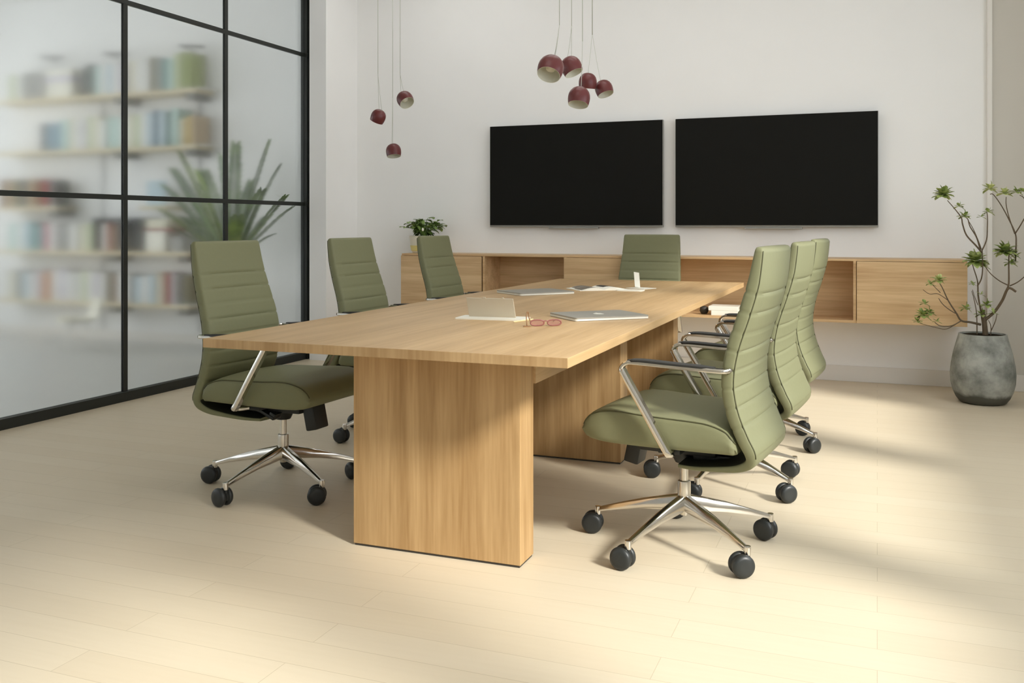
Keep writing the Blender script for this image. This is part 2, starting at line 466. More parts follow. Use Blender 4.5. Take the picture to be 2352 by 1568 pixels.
    # --- arms
    for sgn in (-1, 1):
        X = sgn*.272
        path = smooth_path([(X-sgn*.06, -.02, .385), (X-sgn*.006, -.036, .388), (X, -.020, .412), (X, .045, .52), (X, .122, .645), (X, .130, .668), (X, .112, .684), (X, .08, .687), (X, -.05, .683), (X, -.20, .679), (X-sgn*.012, -.222, .679), (X-sgn*.034, -.226, .679)], 6)
        bm = bmesh.new(); rings = []
        for i, p in enumerate(path):
            tg = (path[min(i+1, len(path)-1)]-path[max(i-1, 0)]).normalized()
            lat = Vector((1, 0, 0)) if abs(tg.x) < .7 else Vector((0, 1, 0))
            lat = (lat-tg*lat.dot(tg)).normalized(); u = lat.cross(tg).normalized()
            a, b = .0145, (.0105 if 6 < i < 27 else .0068)
            rings.append([p+lat*(a*cx)+u*(b*cy) for cx, cy in ((1, .5), (.8, 1), (-.8, 1), (-1, .5), (-1, -.5), (-.8, -1), (.8, -1), (1, -.5))])
        ring_loft(bm, rings)
        arm = put('armrest', bm, M['chrome'], t, smooth=True, ang=40)
        bm = bmesh.new()
        pr_ = [(X, .108, .692), (X, .05, .695), (X, -.06, .691), (X, -.19, .687)]
        pr_ = smooth_path(pr_, 5); rings = []
        for i, p in enumerate(pr_):
            s_ = 1 if 1 < i < len(pr_)-2 else .7
            rings.append([p+Vector((a*.016*s_, 0, b*.0055*s_)) for a, b in ((1, -.8), (1, .3), (.7, 1), (-.7, 1), (-1, .3), (-1, -.8))])
        ring_loft(bm, rings); put('arm_pad', bm, M['pad'], arm, smooth=True, ang=50)
    # --- mechanism
    bm = bmesh.new()
    box(bm, -.085, .085, -.14, .15, .345, .396, bev=.012)
    box(bm, -.20, .20, -.05, .03, .372, .393, bev=.006)
    box(bm, -.06, .06, -.20, -.05, .328, .352, bev=.008)
    lathe(bm, [(0, .300), (.032, .302), (.040, .318), (.045, .348), (0, .35)], 24)
    mech = put('seat_mechanism', bm, M['plastic'], t, smooth=True, ang=35)
    bm = bmesh.new()
    mt = Matrix.Translation((.10, -.02, .345)) @ Matrix.Rotation(math.radians(-22), 4, 'X')
    box(bm, -.014, .014, -.115, .06, -.007, .007, bev=.004, mtx=mt)
    box(bm, -.04, .01, .03, .06, -.005, .02, bev=.004, mtx=mt)
    put('lever', bm, M['plastic'], mech, smooth=True, ang=35)
    bm = bmesh.new()
    mt = Matrix.Translation((.02, .185, .335)) @ Matrix.Rotation(math.radians(12), 4, 'X')
    box(bm, -.045, .045, -.028, .028, -.058, .055, bev=.008, mtx=mt)
    put('tension_housing', bm, M['plastic'], mech, smooth=True, ang=35)
    # --- column
    bm = bmesh.new()
    lathe(bm, [(0, .305), (.0145, .305), (.0145, .236), (.0225, .234), (.0235, .228), (.0235, .175), (.021, .16), (.018, .128), (.014, .112), (0, .110)], 24)
    put('gas_column', bm, M['steel'], t, smooth=True, ang=35)
    # --- five legs and casters
    for k in range(5):
        a = math.radians(72*k)
        bm = bmesh.new(); rings = []
        for r, zt_, h, w in ((.012, .186, .050, .019), (.03, .182, .052, .018), (.08, .170, .046, .0165), (.16, .150, .034, .0145), (.25, .122, .022, .0125), (.318, .100, .016, .011), (.330, .096, .014, .010)):
            # rounded trapezoid cross-section, narrow ridge on top
            rings.append([Vector((r, w*cx, zt_-h*cz)) for cx, cz in ((-.45, 0), (.45, 0), (.72, .1), (1, .75), (.9, 1), (-.9, 1), (-1, .75), (-.72, .1))])
        ring_loft(bm, rings)
        lathe(bm, [(0, .100), (.011, .099), (.012, .094), (.011, .070), (0, .070)], 16, Matrix.Translation((.330, 0, 0)))
        lg = put('base_leg', bm, M['chrome'], t, smooth=True, ang=38); lg.rotation_euler.z = a
        bm = bmesh.new()
        lathe(bm, [(0, .079), (.009, .079), (.009, .05), (0, .05)], 12)
        # hood between the wheels
        hood = []
        for yy in (-.0065, .0065):
            hood.append([Vector((yy, -.020+.0335*math.cos(q), .038+.0345*math.sin(q))) for q in [math.radians(d) for d in range(-20, 201, 20)]]+[Vector((yy, -.028, .030)), Vector((yy, -.012, .030))])
        ring_loft(bm, hood)
        box(bm, -.024, .024, -.026, -.014, .033, .043, bev=.002)
        cs = put('caster', bm, M['plastic'], t, smooth=True, ang=40)
        cs.location = (.330*math.cos(a), .330*math.sin(a), 0)
        for s in (-1, 1):
            bm = bmesh.new()
            lathe(bm, [(0, 0), (.030, 0), (.0360, .003), (.0385, .008), (.0385, .0135), (.035, .020), (.026, .0235), (.012, .0245), (0, .0235)], 28,
                  Matrix.Translation((s*.0075, -.020, .0385)) @ Matrix.Rotation(s*PI/2, 4, 'Y'))
            put('wheel', bm, M['rubber'], cs, smooth=True, ang=45)
    return t

proto = chair()
spots = [  # x, y, heading, star angle in the room, label
    (-.646, 3.36, 83, 31, 'green leather office chair nearest the camera on the right side of the table'),
    (-.61, 4.24, 84, 38, 'green leather office chair in the middle of the three right of the table'),
    (-.59, 5.13, 84, 46, 'green leather office chair farthest back of the three right of the table'),
    (-2.43, 3.47, -93, 45, 'green leather office chair nearest the glass wall beside the near left table corner'),
    (-2.44, 4.57, -91, 20, 'green leather office chair in the middle of the three left of the table'),
    (-2.44, 5.63, -91, 60, 'green leather office chair on the left side, back overlapping the small potted plant'),
    (-1.585, 6.655, 180, 10, 'green leather office chair at the far head of the table under the screens'),
]
for i, (x, y, hd, star, lab) in enumerate(spots):
    o = proto if i == 0 else copy_tree(proto)
    o.location = (x, y, 0); o.rotation_euler = (0, 0, math.radians(hd))
    tag(o, lab, 'chair', 'green office chairs around the conference table')
for i, (x, y, hd, star, lab) in enumerate(spots):
    o = proto if i == 0 else [q for q in C.objects if q.get('label') == lab][0]
    legs = [q for q in C.objects if q.parent == o and q.name.startswith('base_leg')]
    cas = [q for q in C.objects if q.parent == o and q.name.startswith('caster')]
    for k in range(5):
        a = math.radians(star+72*k-hd)
        legs[k].rotation_euler.z = a
        cas[k].location = (.330*math.cos(a), .330*math.sin(a), 0)
        sw = [-.35, .25, .1, -.2, .5][k] + (i % 3)*.15
        cas[k].rotation_euler.z = math.radians(-90-hd)+sw      # wheels trail towards the glass wall
        
# ================================================================== SCREENS
def tv(name, xl, xr, lab):
    z0, z1 = 1.150, 1.977
    o = thing(name, lab, 'television', ((xl+xr)/2, BW-.062, z0)); w = (xr-xl)/2; h = z1-z0
    put('screen_panel', mkbox(-w, w, -.012, 0, 0, h, bev=.002), M['screen'], o)
    put('casing', mkbox(-w-.004, w+.004, -.004, .030, -.016, h+.002, bev=.004), M['tvframe'], o)
    bm = bmesh.new()
    box(bm, -.21, .21, -.010, .022, -.030, -.016, bev=.004); put('sensor_bar', bm, M['tvframe'], o)
    put('wall_bracket', mkbox(-.3, .3, .03, .0615, .2, .6), M['plastic'], o)
tv('television', -3.034, -1.570, 'left of the two black flat television screens on the back wall')
tv('television', -1.466, .004, 'right of the two black flat television screens, nearer the tree')

# ================================================================== CREDENZA
CF = 7.0; CZ0, CZ1 = .464, .914; TH = .022
cr = thing('wall_cabinet', 'long floating oak cabinet on the back wall with open niches between doors', 'cabinet', (-1.58, CF, CZ0))
def cbox(x0, x1, y0, y1, z0, z1, **k): return mkbox(x0+1.58, x1+1.58, y0-CF, y1-CF, z0-CZ0, z1-CZ0, **k)
xL, xRt = -3.722, .566
put('top_board', cbox(xL, xRt, CF, BW-.001, CZ1-.016, CZ1, bev=.001), M['oak_x'], cr)
put('bottom_board', cbox(xL, xRt, CF, BW-.001, CZ0, CZ0+.018, bev=.001), M['oak_x'], cr)
put('back_board', cbox(xL+.02, xRt-.02, BW-.015, BW-.002, CZ0+.018, CZ1-.016), M['oak_x'], cr)
for x0, x1 in ((xL, xL+.02), (-2.985, -2.965), (-2.290, -2.270), (-1.500, -1.480), (-.157, -.137), (xRt-.02, xRt)):
    put('divider', cbox(x0, x1, CF+.001, BW-.015, CZ0+.018, CZ1-.016), M['oak_x'], cr)
for x0, x1 in ((xL+.002, -2.990), (-2.286, -1.484), (-.133, xRt-.002)):
    put('door', cbox(x0, x1, CF-.018, CF-.001, CZ0+.002, CZ1-.018, bev=.0015), M['oak_x'], cr)
# items in the long niche
b0 = thing('white_binder', 'white binder lying in the open cabinet niche behind the right chairs', 'binder', (-1.045, 7.12, CZ0+.018))
put('cover', mkbox(-.105, .105, -.10, .10, 0, .035, bev=.003), M['paper'], b0)
b1 = thing('white_binder', 'upper white binder stacked on another in the cabinet niche', 'binder', (-1.055, 7.12, CZ0+.0532))
put('cover', mkbox(-.115, .10, -.10, .10, 0, .032, bev=.003), M['white'], b1)
bb = bmesh.new(); lathe(bb, [(0, 0), (.022, .003), (.034, .025), (.03, .05), (.014, .06), (0, .06)], 20)
tag(put('dark_bowl', bb, M['dark'], loc=(-1.215, 7.10, CZ0+.018), smooth=True), 'small dark round pot beside the white binders in the niche', 'pot')

# ================================================================== PENDANT LAMPS
def lamp(px, py, Y, dia, tilt, roll, cords, lab, group):
    """dome shade: tilt = degrees the mouth swings towards the left(-)/right(+), roll = towards the camera"""
    c = at(px, py, Y)
    o = thing('pendant_lamp', lab, 'lamp', c, 0, group)
    r = dia/2
    prof_o = [(0, 1.0), (.25, .985), (.5, .90), (.72, .74), (.88, .52), (.97, .26), (1.0, 0), (.985, -.28), (.94, -.55), (.90, -.72)]
    prof_i = [(.875, -.72), (.92, -.5), (.955, -.2), (.95, .15), (.86, .48), (.7, .7), (.45, .88), (0, .94)]
    mt = Matrix.Rotation(-YAW*-1, 4, 'Z') @ Matrix.Rotation(math.radians(roll), 4, 'X') @ Matrix.Rotation(math.radians(tilt), 4, 'Y')
    bm = bmesh.new()
    # mouth plane pulled so that the mouth is a slanted cut
    vs = lathe(bm, [(a*r, b*r) for a, b in prof_o]+[(a*r, b*r) for a, b in prof_i], 40)
    n = len(prof_o)
    for f in bm.faces:
        f.normal_update()
    bm.verts.ensure_lookup_table()
    # inner faces get the white lining
    inner = set()
    zmax = {}
    for f in bm.faces:
        vv = [bm.verts[i.index] for i in f.verts]
    bm.verts.index_update()
    # vertices are created ring by ring: 1 + 40*9 outer ones
    cut = 1+40*(n-1)
    for f in bm.faces:
        if min(v.index for v in f.verts) >= cut-40 and max(v.index for v in f.verts) >= cut: f.material_index = 1
    bmesh.ops.transform(bm, matrix=mt, verts=bm.verts)
    put('shade', bm, [M['lamp'], M['lamp_in']], o, smooth=True, ang=50)
    bm = bmesh.new(); lathe(bm, [(0, .55*r), (.3*r, .5*r), (.42*r, .15*r), (.34*r, -.15*r), (0, -.28*r)], 24, mt)
    put('bulb', bm, M['lamp_in'], o, smooth=True)
    bm = bmesh.new()
    topc = mt @ Vector((0, 0, r*.99))
    for (jx, jy, ends) in cords:
        j = at(jx, jy, Y)-c
        tube(bm, [j, Vector((j.x, j.y, CEIL-c.z))], .0022, 6)
        for (ex, ey) in ends:
            e = at(ex, ey, Y)-c
            e2 = topc*.97+Vector(((e-topc).x*.35, 0, (0 if abs((e-topc).x) < r*.3 else -.012)))
            tube(bm, smooth_path([j, (j+e2)*.5+Vector((0, 0, -.015)), e2], 5), .0016, 6)
    put('cord', bm, M['cord'], o, smooth=True)
    bm = bmesh.new(); j = at(cords[0][0], cords[0][1], Y)-c
    lathe(bm, [(0, 0), (.045, 0), (.045, -.02), (0, -.024)][::-1], 24, Matrix.Translation((j.x, j.y, CEIL-c.z)))
    put('ceiling_rose', bm, M['metal_white'], o, smooth=True, ang=40)
G1 = 'cluster of five dark red pendant lamps above the table'; G2 = 'three dark red pendant lamps in the left corner'
lamp(1265, 156, 4.35, .128, 14, -32, [(1285, 58, [(1267, 124), (1273, 123)])], 'largest dark red pendant lamp of the cluster above the table', G1)
lamp(1312, 153, 5.35, .125, -22, -14, [(1313, 60, [(1303, 126), (1330, 132)])], 'dark red pendant lamp right of the largest in the cluster, mouth turned right', G1)
lamp(1350, 188, 6.20, .124, 4, 8, [(1360, 80, [(1350, 165)])], 'dark red pendant lamp in the middle of the cluster showing no white mouth', G1)
lamp(1330, 224, 5.10, .126, 8, -18, [(1338, 95, [(1336, 200)])], 'lowest dark red pendant lamp of the cluster above the table', G1)
lamp(1387, 204, 6.30, .124, -16, -18, [(1361, 80, [(1376, 180)])], 'rightmost dark red pendant lamp of the cluster above the table', G1)
lamp(930, 228, 6.20, .122, -26, -38, [(919, 170, [(915, 212), (938, 206)])], 'upper right dark red pendant lamp of the three in the corner, mouth turned right', G2)
lamp(869, 268, 5.75, .104, 24, 18, [(868, 170, [(864, 250), (883, 240)])], 'leftmost dark red pendant lamp of the three in the corner, tipped sideways', G2)
lamp(904, 347, 6.55, .120, -6, -14, [(902, 225, [(893, 332), (899, 330)])], 'lowest dark red pendant lamp of the three in the corner', G2)

# ================================================================== THINGS ON THE TABLE
def quad_slab(bm, pts, z0, z1, mi=0):
    lo = [bm.verts.new((x, y, z0)) for x, y in pts]; hi = [bm.verts.new((x, y, z1)) for x, y in pts]
    fs = [bm.faces.new(lo[::-1]), bm.faces.new(hi)]
    n = len(pts)
    for i in range(n): fs.append(bm.faces.new((lo[i], lo[(i+1) % n], hi[(i+1) % n], hi[i])))
    for f in fs: f.material_index = mi

def rounded_rect(w, d, r=.012, n=4):
    pts = []
    for cx, cy, a0 in ((w/2-r, d/2-r, 0), (-w/2+r, d/2-r, 90), (-w/2+r, -d/2+r, 180), (w/2-r, -d/2+r, 270)):
        for k in range(n+1):
            a = math.radians(a0+90*k/n); pts.append((cx+r*math.cos(a), cy+r*math.sin(a)))
    return pts

def laptop(x, y, rot, w, d, lab, logo=True, tz=TZ):
    o = thing('laptop', lab, 'laptop', (x, y, tz), math.radians(rot), 'closed silver laptops on the table')
    bm = bmesh.new(); quad_slab(bm, rounded_rect(w, d), .0015, .0095)
    for sx in (-1, 1):
        for sy in (-1, 1): box(bm, sx*w*.4-.008, sx*w*.4+.008, sy*d*.4-.008, sy*d*.4+.008, 0, .002)
    put('base', bm, M['white'], o)
    bm = bmesh.new(); quad_slab(bm, rounded_rect(w, d), .0102, .0155)
    put('lid', bm, M['alu'], o)
    put('hinge', mkbox(-w*.35, w*.35, d/2-.010, d/2-.002, .004, .0125), M['dark'], o)
    if logo:
        bm = bmesh.new()
        pts = []
        for k in range(32):                      # rounded fruit-like mark with a bite at the side
            a = 2*PI*k/32; r = .024*(1-.12*abs(math.sin(a))**6)
            if abs(a) < .45 or abs(a-2*PI) < .45: r *= .72
            pts.append((r*math.cos(a)*.95, r*math.sin(a)*1.05))
        quad_slab(bm, pts, .0155, .0159)
        quad_slab(bm, [(.005+.005*math.cos(q), .034+.0085*math.sin(q)) for q in [2*PI*k/12 for k in range(12)]], .0155, .0159)
        put('logo', bm, M['white'], o)
laptop(-1.115, 3.885, 43, .345, .265, 'closed silver laptop with a white logo near the spectacles')
laptop(-1.850, 5.120, 50, .36, .29, 'closed silver laptop lying toward the left edge of the table', logo=False)

# small panel propped on a white booklet
o = thing('tablet_stand', 'upright greyish beige tablet panel propped on a thin white base', 'tablet', (-1.515, 3.665, TZ), math.radians(4))
bm = bmesh.new()
quad_slab(bm, rounded_rect(.295, .13, .006), 0, .006); put('base_tray', bm, M['white'], o)
mt = Matrix.Translation((-.012, .012, .006)) @ Matrix.Rotation(math.radians(14), 4, 'X')
bm = bmesh.new(); box(bm, -.104, .104, -.003, .003, 0, .083, bev=.001, mtx=mt)
for v in bm.verts:
    v.co.x += (.083-v.co.z)*.08
put('screen_panel', bm, M['beige'], o)
bm = bmesh.new(); box(bm, -.03, -.018, -.004, .004, .083, .0865, mtx=mt); box(bm, .055, .063, -.004, .004, .083, .0865, mtx=mt); put('clip', bm, M['beige'], o)
bm = bmesh.new(); p0, p1 = Vector((-1.372, 3.545, TZ+.0035)), Vector((-1.335, 3.665, TZ+.0035))
tube(bm, [p0-Vector((.0, .008, 0)), p0, p1], [.0005, .0034, .0034], 6)
tag(put('pencil', bm, M['pencil'], smooth=True, ang=40), 'pale pencil lying between the tablet panel and the spectacles', 'pencil')

# spectacles
o = thing('spectacles', 'pink and brown spectacles lying open beside the near laptop', 'glasses', (-1.21, 3.47, TZ), math.radians(30))
def rim(cx):
    bm = bmesh.new(); pts = []
    for k in range(25):
        a = 2*PI*k/24; pts.append((cx+.027*math.copysign(abs(math.cos(a))**.8, math.cos(a)), 0, .0135+.0110*math.copysign(abs(math.sin(a))**.8, math.sin(a))))
    tube(bm, pts, .0026, 6, up=Vector((0, 1, 0)), cap=False); return bm
for cx in (-.034, .034):
    rm = put('rim', rim(cx), M['rosewood'], o, smooth=True)
    bm = bmesh.new(); vs0 = [bm.verts.new((cx+.025*math.cos(a), .0008, .0135+.0095*math.sin(a))) for a in [2*PI*k/20 for k in range(20)]]
    vs1 = [bm.verts.new(v.co+Vector((0, -.0016, 0))) for v in vs0]; bm.faces.new(vs0); bm.faces.new(vs1[::-1])
    for k in range(20): bm.faces.new((vs0[k], vs1[k], vs1[(k+1) % 20], vs0[(k+1) % 20]))
    put('lens', bm, M['lens'], rm)
bm = bmesh.new(); tube(bm, smooth_path([(-.008, 0, .018), (0, 0, .021), (.008, 0, .018)], 4), .0024, 6); put('bridge', bm, M['rosewood'], o, smooth=True)
bm = bmesh.new(); tube(bm, smooth_path([(.060, 0, .018), (.063, .05, .018), (.060, .105, .015), (.056, .135, .003)], 5), .0024, 6)
put('temple', bm, M['brownplastic'], o, smooth=True)
bm = bmesh.new(); tube(bm, smooth_path([(-.060, 0, .016), (-.066, .004, .034), (-.069, .006, .052), (-.074, .002, .055), (-.078, -.004, .040), (-.077, -.012, .004)], 5), .0024, 6)
box(bm, -.092, -.064, -.024, -.006, 0, .004, bev=.001)
put('temple', bm, M['brownplastic'], o, smooth=True)
# open magazine with papers
o = thing('open_magazine', 'open magazine with dark printed pictures near the far end of the table', 'magazine', (-1.61, 5.58, TZ), math.radians(38))
bm = bmesh.new()
for s in (-1, 1):
    rings = []
    for i in range(9):
        u = i/8; x = s*u*.16; z = .004+.016*math.sin(min(1, u*1.15)*PI)*(1-u*.35)
        rings.append([(x, -.12, 0), (x, .12, 0), (x, .12, z), (x, -.12, z)])
    ring_loft(bm, [[Vector(p) for p in r] for r in rings])
put('pages', bm, M['paper'], o, smooth=True, ang=30)
for x0, y0, x1, y1 in ((-.145, -.10, -.02, .02), (-.13, .03, -.03, .11), (.03, -.02, .14, .105)):
    bm = bmesh.new(); rings = []
    for i in range(7):
        x = x0+(x1-x0)*i/6; u = abs(x)/.16; z = .0045+.016*math.sin(min(1, u*1.15)*PI)*(1-u*.35)
        rings.append([Vector((x, y0, z)), Vector((x, y1, z)), Vector((x, y1, z+.0006)), Vector((x, y0, z+.0006))])
    ring_loft(bm, rings); put('printed_picture', bm, M['photo'] if x0 < 0 else M['dark'], o, smooth=True, ang=30)
o = thing('paper_tent', 'white folded card standing upright behind the open magazine', 'card', (-1.40, 5.76, TZ), math.radians(65))
bm = bmesh.new()
box(bm, -.026, .026, -.0012, .0012, 0, .095, bev=.0004, mtx=Matrix.Translation((0, 0, .0065)) @ Matrix.Rotation(math.radians(8), 4, 'Y') @ Matrix.Rotation(math.radians(-12), 4, 'X'))
put('upright_leaf', bm, M['paper'], o)
put('flat_leaf', mkbox(-.06, .06, -.10, .045, 0, .003), M['paper'], o)
bm = bmesh.new(); quad_slab(bm, rounded_rect(.16, .10, .02), 0, .006)
w = put('white_sheet', bm, M['paper'], loc=(-1.385, 5.52, TZ)); tag(w, 'small white notepad on the far table end in front of the folded card', 'notepad')

# ================================================================== SMALL PLANT ON THE CABINET
def leaf(bm, base, dirv, up, L, Wd, bend=.3, mi=0, fold=.15):
    dirv = Vector(dirv).normalized(); s, u = frame_at(dirv, Vector(up))
    rows = [(0, .10), (.22, .66), (.52, 1.0), (.80, .80), (1.0, .10)]
    L_, M_, R_ = [], [], []
    for t, w in rows:
        p = Vector(base)+dirv*(L*t)-u*(bend*L*t*t)
        L_.append(bm.verts.new(p-s*(Wd*w/2)+u*(fold*Wd*w))); M_.append(bm.verts.new(p)); R_.append(bm.verts.new(p+s*(Wd*w/2)+u*(fold*Wd*w)))
    for i in range(len(rows)-1):
        for a, b in ((L_, M_), (M_, R_)):
            f = bm.faces.new((a[i], b[i], b[i+1], a[i+1])); f.material_index = mi
            f.smooth = True

rnd = random.Random(3)
pc = Vector((-3.60, 7.16, CZ1))
sp = thing('potted_plant', 'small leafy green plant in a cream pot on the left end of the cabinet', 'plant', pc)
bm = bmesh.new(); lathe(bm, [(0, 0), (.085, 0), (.096, .01), (.110, .07), (.120, .145), (.112, .147), (.106, .13), (0, .13)], 32)
pot = put('pot', bm, M['cream'], sp, smooth=True, ang=40)
bm = bmesh.new(); lathe(bm, [(.0975, .018), (.1035, .022), (.1125, .065), (.1035, .065)], 32); put('yellow_band', bm, M['yellowband'], pot, smooth=True, ang=40)
bm = bmesh.new(); lathe(bm, [(0, .138), (.06, .137), (.106, .130), (.106, .12), (0, .12)], 24); put('soil', bm, M['soil'], sp, smooth=True)
for k in range(34):
    a = rnd.uniform(0, 2*PI); rad = rnd.uniform(.03, .175); h = .195+rnd.uniform(-.03, .07)*(1-rad/.25)+(-.55*max(0, rad-.11))+.02
    tip = Vector((rad*math.cos(a), rad*.8*math.sin(a), h+.03))
    bm = bmesh.new()
    path = smooth_path([(.02*math.cos(a), .02*math.sin(a), .13), (tip.x*.5, tip.y*.5, h+.015), tip], 4)
    tube(bm, path, .0022, 5)
    for q in range(4):
        aa = a+rnd.uniform(-1.4, 1.4)
        leaf(bm, path[-1-q*2], (math.cos(aa), math.sin(aa)*.9, rnd.uniform(-.35, .6)), (0, 0, 1), rnd.uniform(.055, .078), rnd.uniform(.036, .050), rnd.uniform(.1, .5))
    put('leafy_stem', bm, M['leaf_small'], sp)
bm = bmesh.new(); lathe(bm, [(0, 0), (.008, .003), (.011, .014), (.006, .026), (0, .03)], 12, Matrix.Translation((.045, -.10, .185)))
put('white_bud', bm, M['white'], sp, smooth=True)
bm = bmesh.new(); tube(bm, [(.045, -.10, .19), (.03, -.05, .15), (.01, 0, .1)], .002, 5); put('bud_stalk', bm, M['leaf_small'], sp)

# ================================================================== TREE IN THE CONCRETE POT
TY = 6.78
tc_ = at(2257, 900, TY); tpos = Vector((tc_.x, TY, 0))
tree = thing('potted_tree', 'small branching tree in a rounded grey concrete pot by the right edge', 'plant', tpos)
bm = bmesh.new()
lathe(bm, [(0, 0), (.118, 0), (.140, .008), (.160, .035), (.178, .075), (.191, .13), (.194, .19), (.188, .25), (.175, .32), (.158, .385), (.146, .430), (.143, .446), (.134, .446), (.130, .43), (.128, .41), (0, .41)], 48)
put('concrete_pot', bm, M['concrete'], tree, smooth=True, ang=50)
bm = bmesh.new(); lathe(bm, [(0, .440), (.06, .439), (.131, .436), (.131, .405), (0, .405)], 32); put('soil', bm, M['soil'], tree, smooth=True)

def TP(px, py, dy=0.0): return at(px, py, TY+dy)-tpos
def limb(name, pts, r0, r1, m=None):
    P = smooth_path([TP(*p) for p in pts], 5); n = len(P)
    bm = bmesh.new(); tube(bm, P, [r0+(r1-r0)*i/(n-1) for i in range(n)], 8)
    return put(name, bm, m or M['bark'], tree, smooth=True)
limb('trunk', [(2264, 790, 0), (2262, 750, 0), (2258, 726, 0), (2256, 712, .01)], .0185, .011)
B = [
    ([(2262, 735, 0), (2284, 716, .0), (2302, 690, -.03), (2316, 662, -.06), (2334, 670, -.07)], .012, .009),
    ([(2313, 664, -.06), (2317, 650, -.06), (2317, 605, -.07), (2318, 560, -.08)], .008, .004),
    ([(2316, 655, -.06), (2296, 645, -.02), (2275, 628, .0), (2262, 610, .02)], .005, .003),
    ([(2320, 656, -.06), (2340, 646, -.10), (2362, 625, -.14), (2385, 590, -.16)], .005, .003),
    ([(2332, 600, -.05), (2334, 560, -.04), (2332, 536, -.02), (2318, 505, .0), (2300, 472, .02), (2282, 447, .03), (2274, 446, .03)], .0065, .003),
    ([(2331, 537, -.02), (2318, 500, -.03), (2311, 470, -.05), (2311, 452, -.06)], .005, .0028),
    ([(2332, 536, -.02), (2348, 510, -.06), (2362, 480, -.1), (2352, 455, -.1), (2342, 448, -.1)], .005, .0028),
    ([(2253, 715, .01), (2247, 680, .03), (2246, 655, .03), (2244, 640, .03), (2236, 615, .03), (2232, 600, .03)], .007, .003),
    ([(2245, 657, .03), (2254, 640, .02), (2257, 615, .0), (2256, 580, .0), (2256, 572, .0)], .0055, .0045),
    ([(2256, 580, .0), (2240, 562, -.02), (2220, 540, -.04), (2211, 515, -.05), (2208, 500, -.05), (2195, 482, -.04), (2176, 460, -.03)], .008, .003),
    ([(2252, 575, .0), (2243, 545, .02), (2228, 520, .03), (2222, 502, .03), (2208, 495, .02)], .006, .003),
    ([(2254, 572, .0), (2246, 550, -.06), (2235, 525, -.07), (2222, 503, -.07)], .004, .0025),
    ([(2256, 574, .0), (2266, 550, .03), (2268, 520, .04), (2268, 495, .04), (2266, 485, .04)], .0055, .0026),
    ([(2252, 745, 0), (2230, 740, -.04), (2208, 736, -.07), (2196, 718, -.09), (2178, 690, -.1), (2165, 662, -.1), (2157, 648, -.1)], .010, .003),
    ([(2207, 737, -.07), (2185, 748, -.12), (2160, 748, -.16), (2147, 740, -.18)], .005, .003),
    ([(2205, 738, -.07), (2175, 755, -.14), (2150, 752, -.17), (2112, 742, -.2)], .004, .002),
    ([(2200, 722, -.09), (2182, 712, -.1), (2165, 698, -.06), (2156, 685, -.04)], .004, .0025),
    ([(2178, 690, -.1), (2155, 675, -.12), (2135, 675, -.14), (2120, 665, -.15)], .003, .002),
    ([(2160, 672, -.12), (2148, 660, -.1), (2138, 650, -.1)], .003, .002),
    ([(2244, 790, 0), (2244, 755, 0), (2243, 720, 0), (2238, 690, .02), (2232, 668, .02)], .005, .0025),
    ([(2275, 780, 0), (2276, 750, -.02), (2270, 735, -.02)], .004, .0025),
    ([(2276, 760, -.02), (2286, 738, -.02), (2290, 720, -.02)], .004, .0025),
    ([(2246, 700, .02), (2238, 680, .06), (2234, 665, .07)], .003, .002),
    ([(2258, 722, 0), (2250, 700, -.05), (2248, 685, -.06)], .004, .002),
]
for pts, a, b in B: limb('branch', pts, a*.8, b*.8)

def cluster(px, py, dy, rad, n, m, seed, drop=.0):
    rr = random.Random(seed); c = TP(px, py, dy)
    bm = bmesh.new()
    for k in range(n):
        a = k*2.39996; el = math.asin(max(-.55, min(.98, -.45+1.45*(k+.5)/n)))
        d = Vector((math.cos(a)*math.cos(el), math.sin(a)*math.cos(el), math.sin(el)-drop))
        L = rad*1.12*rr.uniform(.75, 1.1)
        leaf(bm, c+d*rad*.06, d, (0, 0, 1) if abs(d.z) < .9 else (1, 0, 0), L, L*rr.uniform(.55, .72), rr.uniform(.0, .3))
    return put('leaf_cluster', bm, m, tree)
CL = [(2167, 447, -.03, .062, 26, 'leaf'), (2203, 474, .02, .036, 9, 'leaf'), (2216, 497, -.05, .042, 12, 'leaf'), (2254, 498, .04, .030, 6, 'leaf'), (2270, 487, .04, .036, 9, 'leaf'),
      (2274, 434, .03, .046, 14, 'leaf_pale'), (2307, 444, -.06, .046, 14, 'leaf_pale'), (2336, 441, -.1, .042, 10, 'leaf'), (2350, 440, -.1, .04, 9, 'leaf'),
      (2240, 600, .03, .072, 30, 'leaf'), (2262, 612, .02, .034, 8, 'leaf'), (2308, 578, -.08, .066, 28, 'leaf'), (2322, 604, -.07, .042, 12, 'leaf'), (2333, 588, -.05, .036, 8, 'leaf'),
      (2156, 644, -.1, .046, 14, 'leaf_pale'), (2136, 652, -.1, .034, 8, 'leaf'), (2120, 724, -.2, .052, 16, 'leaf'), (2108, 738, -.2, .036, 9, 'leaf'), (2135, 718, -.18, .040, 12, 'leaf'), (2124, 697, -.15, .034, 8, 'leaf'),
      (2219, 708, -.06, .038, 12, 'leaf'), (2266, 700, .0, .040, 12, 'leaf'), (2255, 722, .0, .040, 12, 'leaf'), (2234, 652, .02, .030, 8, 'leaf'), (2282, 718, -.02, .028, 7, 'leaf'), (2253, 676, 0, .028, 6, 'leaf'), (2152, 738, -.16, .03, 6, 'leaf'), (2385, 585, -.16, .05, 12, 'leaf')]
for i, (px, py, dy, rad, n, mn) in enumerate(CL): cluster(px, py, dy, rad, n, M[mn], 100+i)

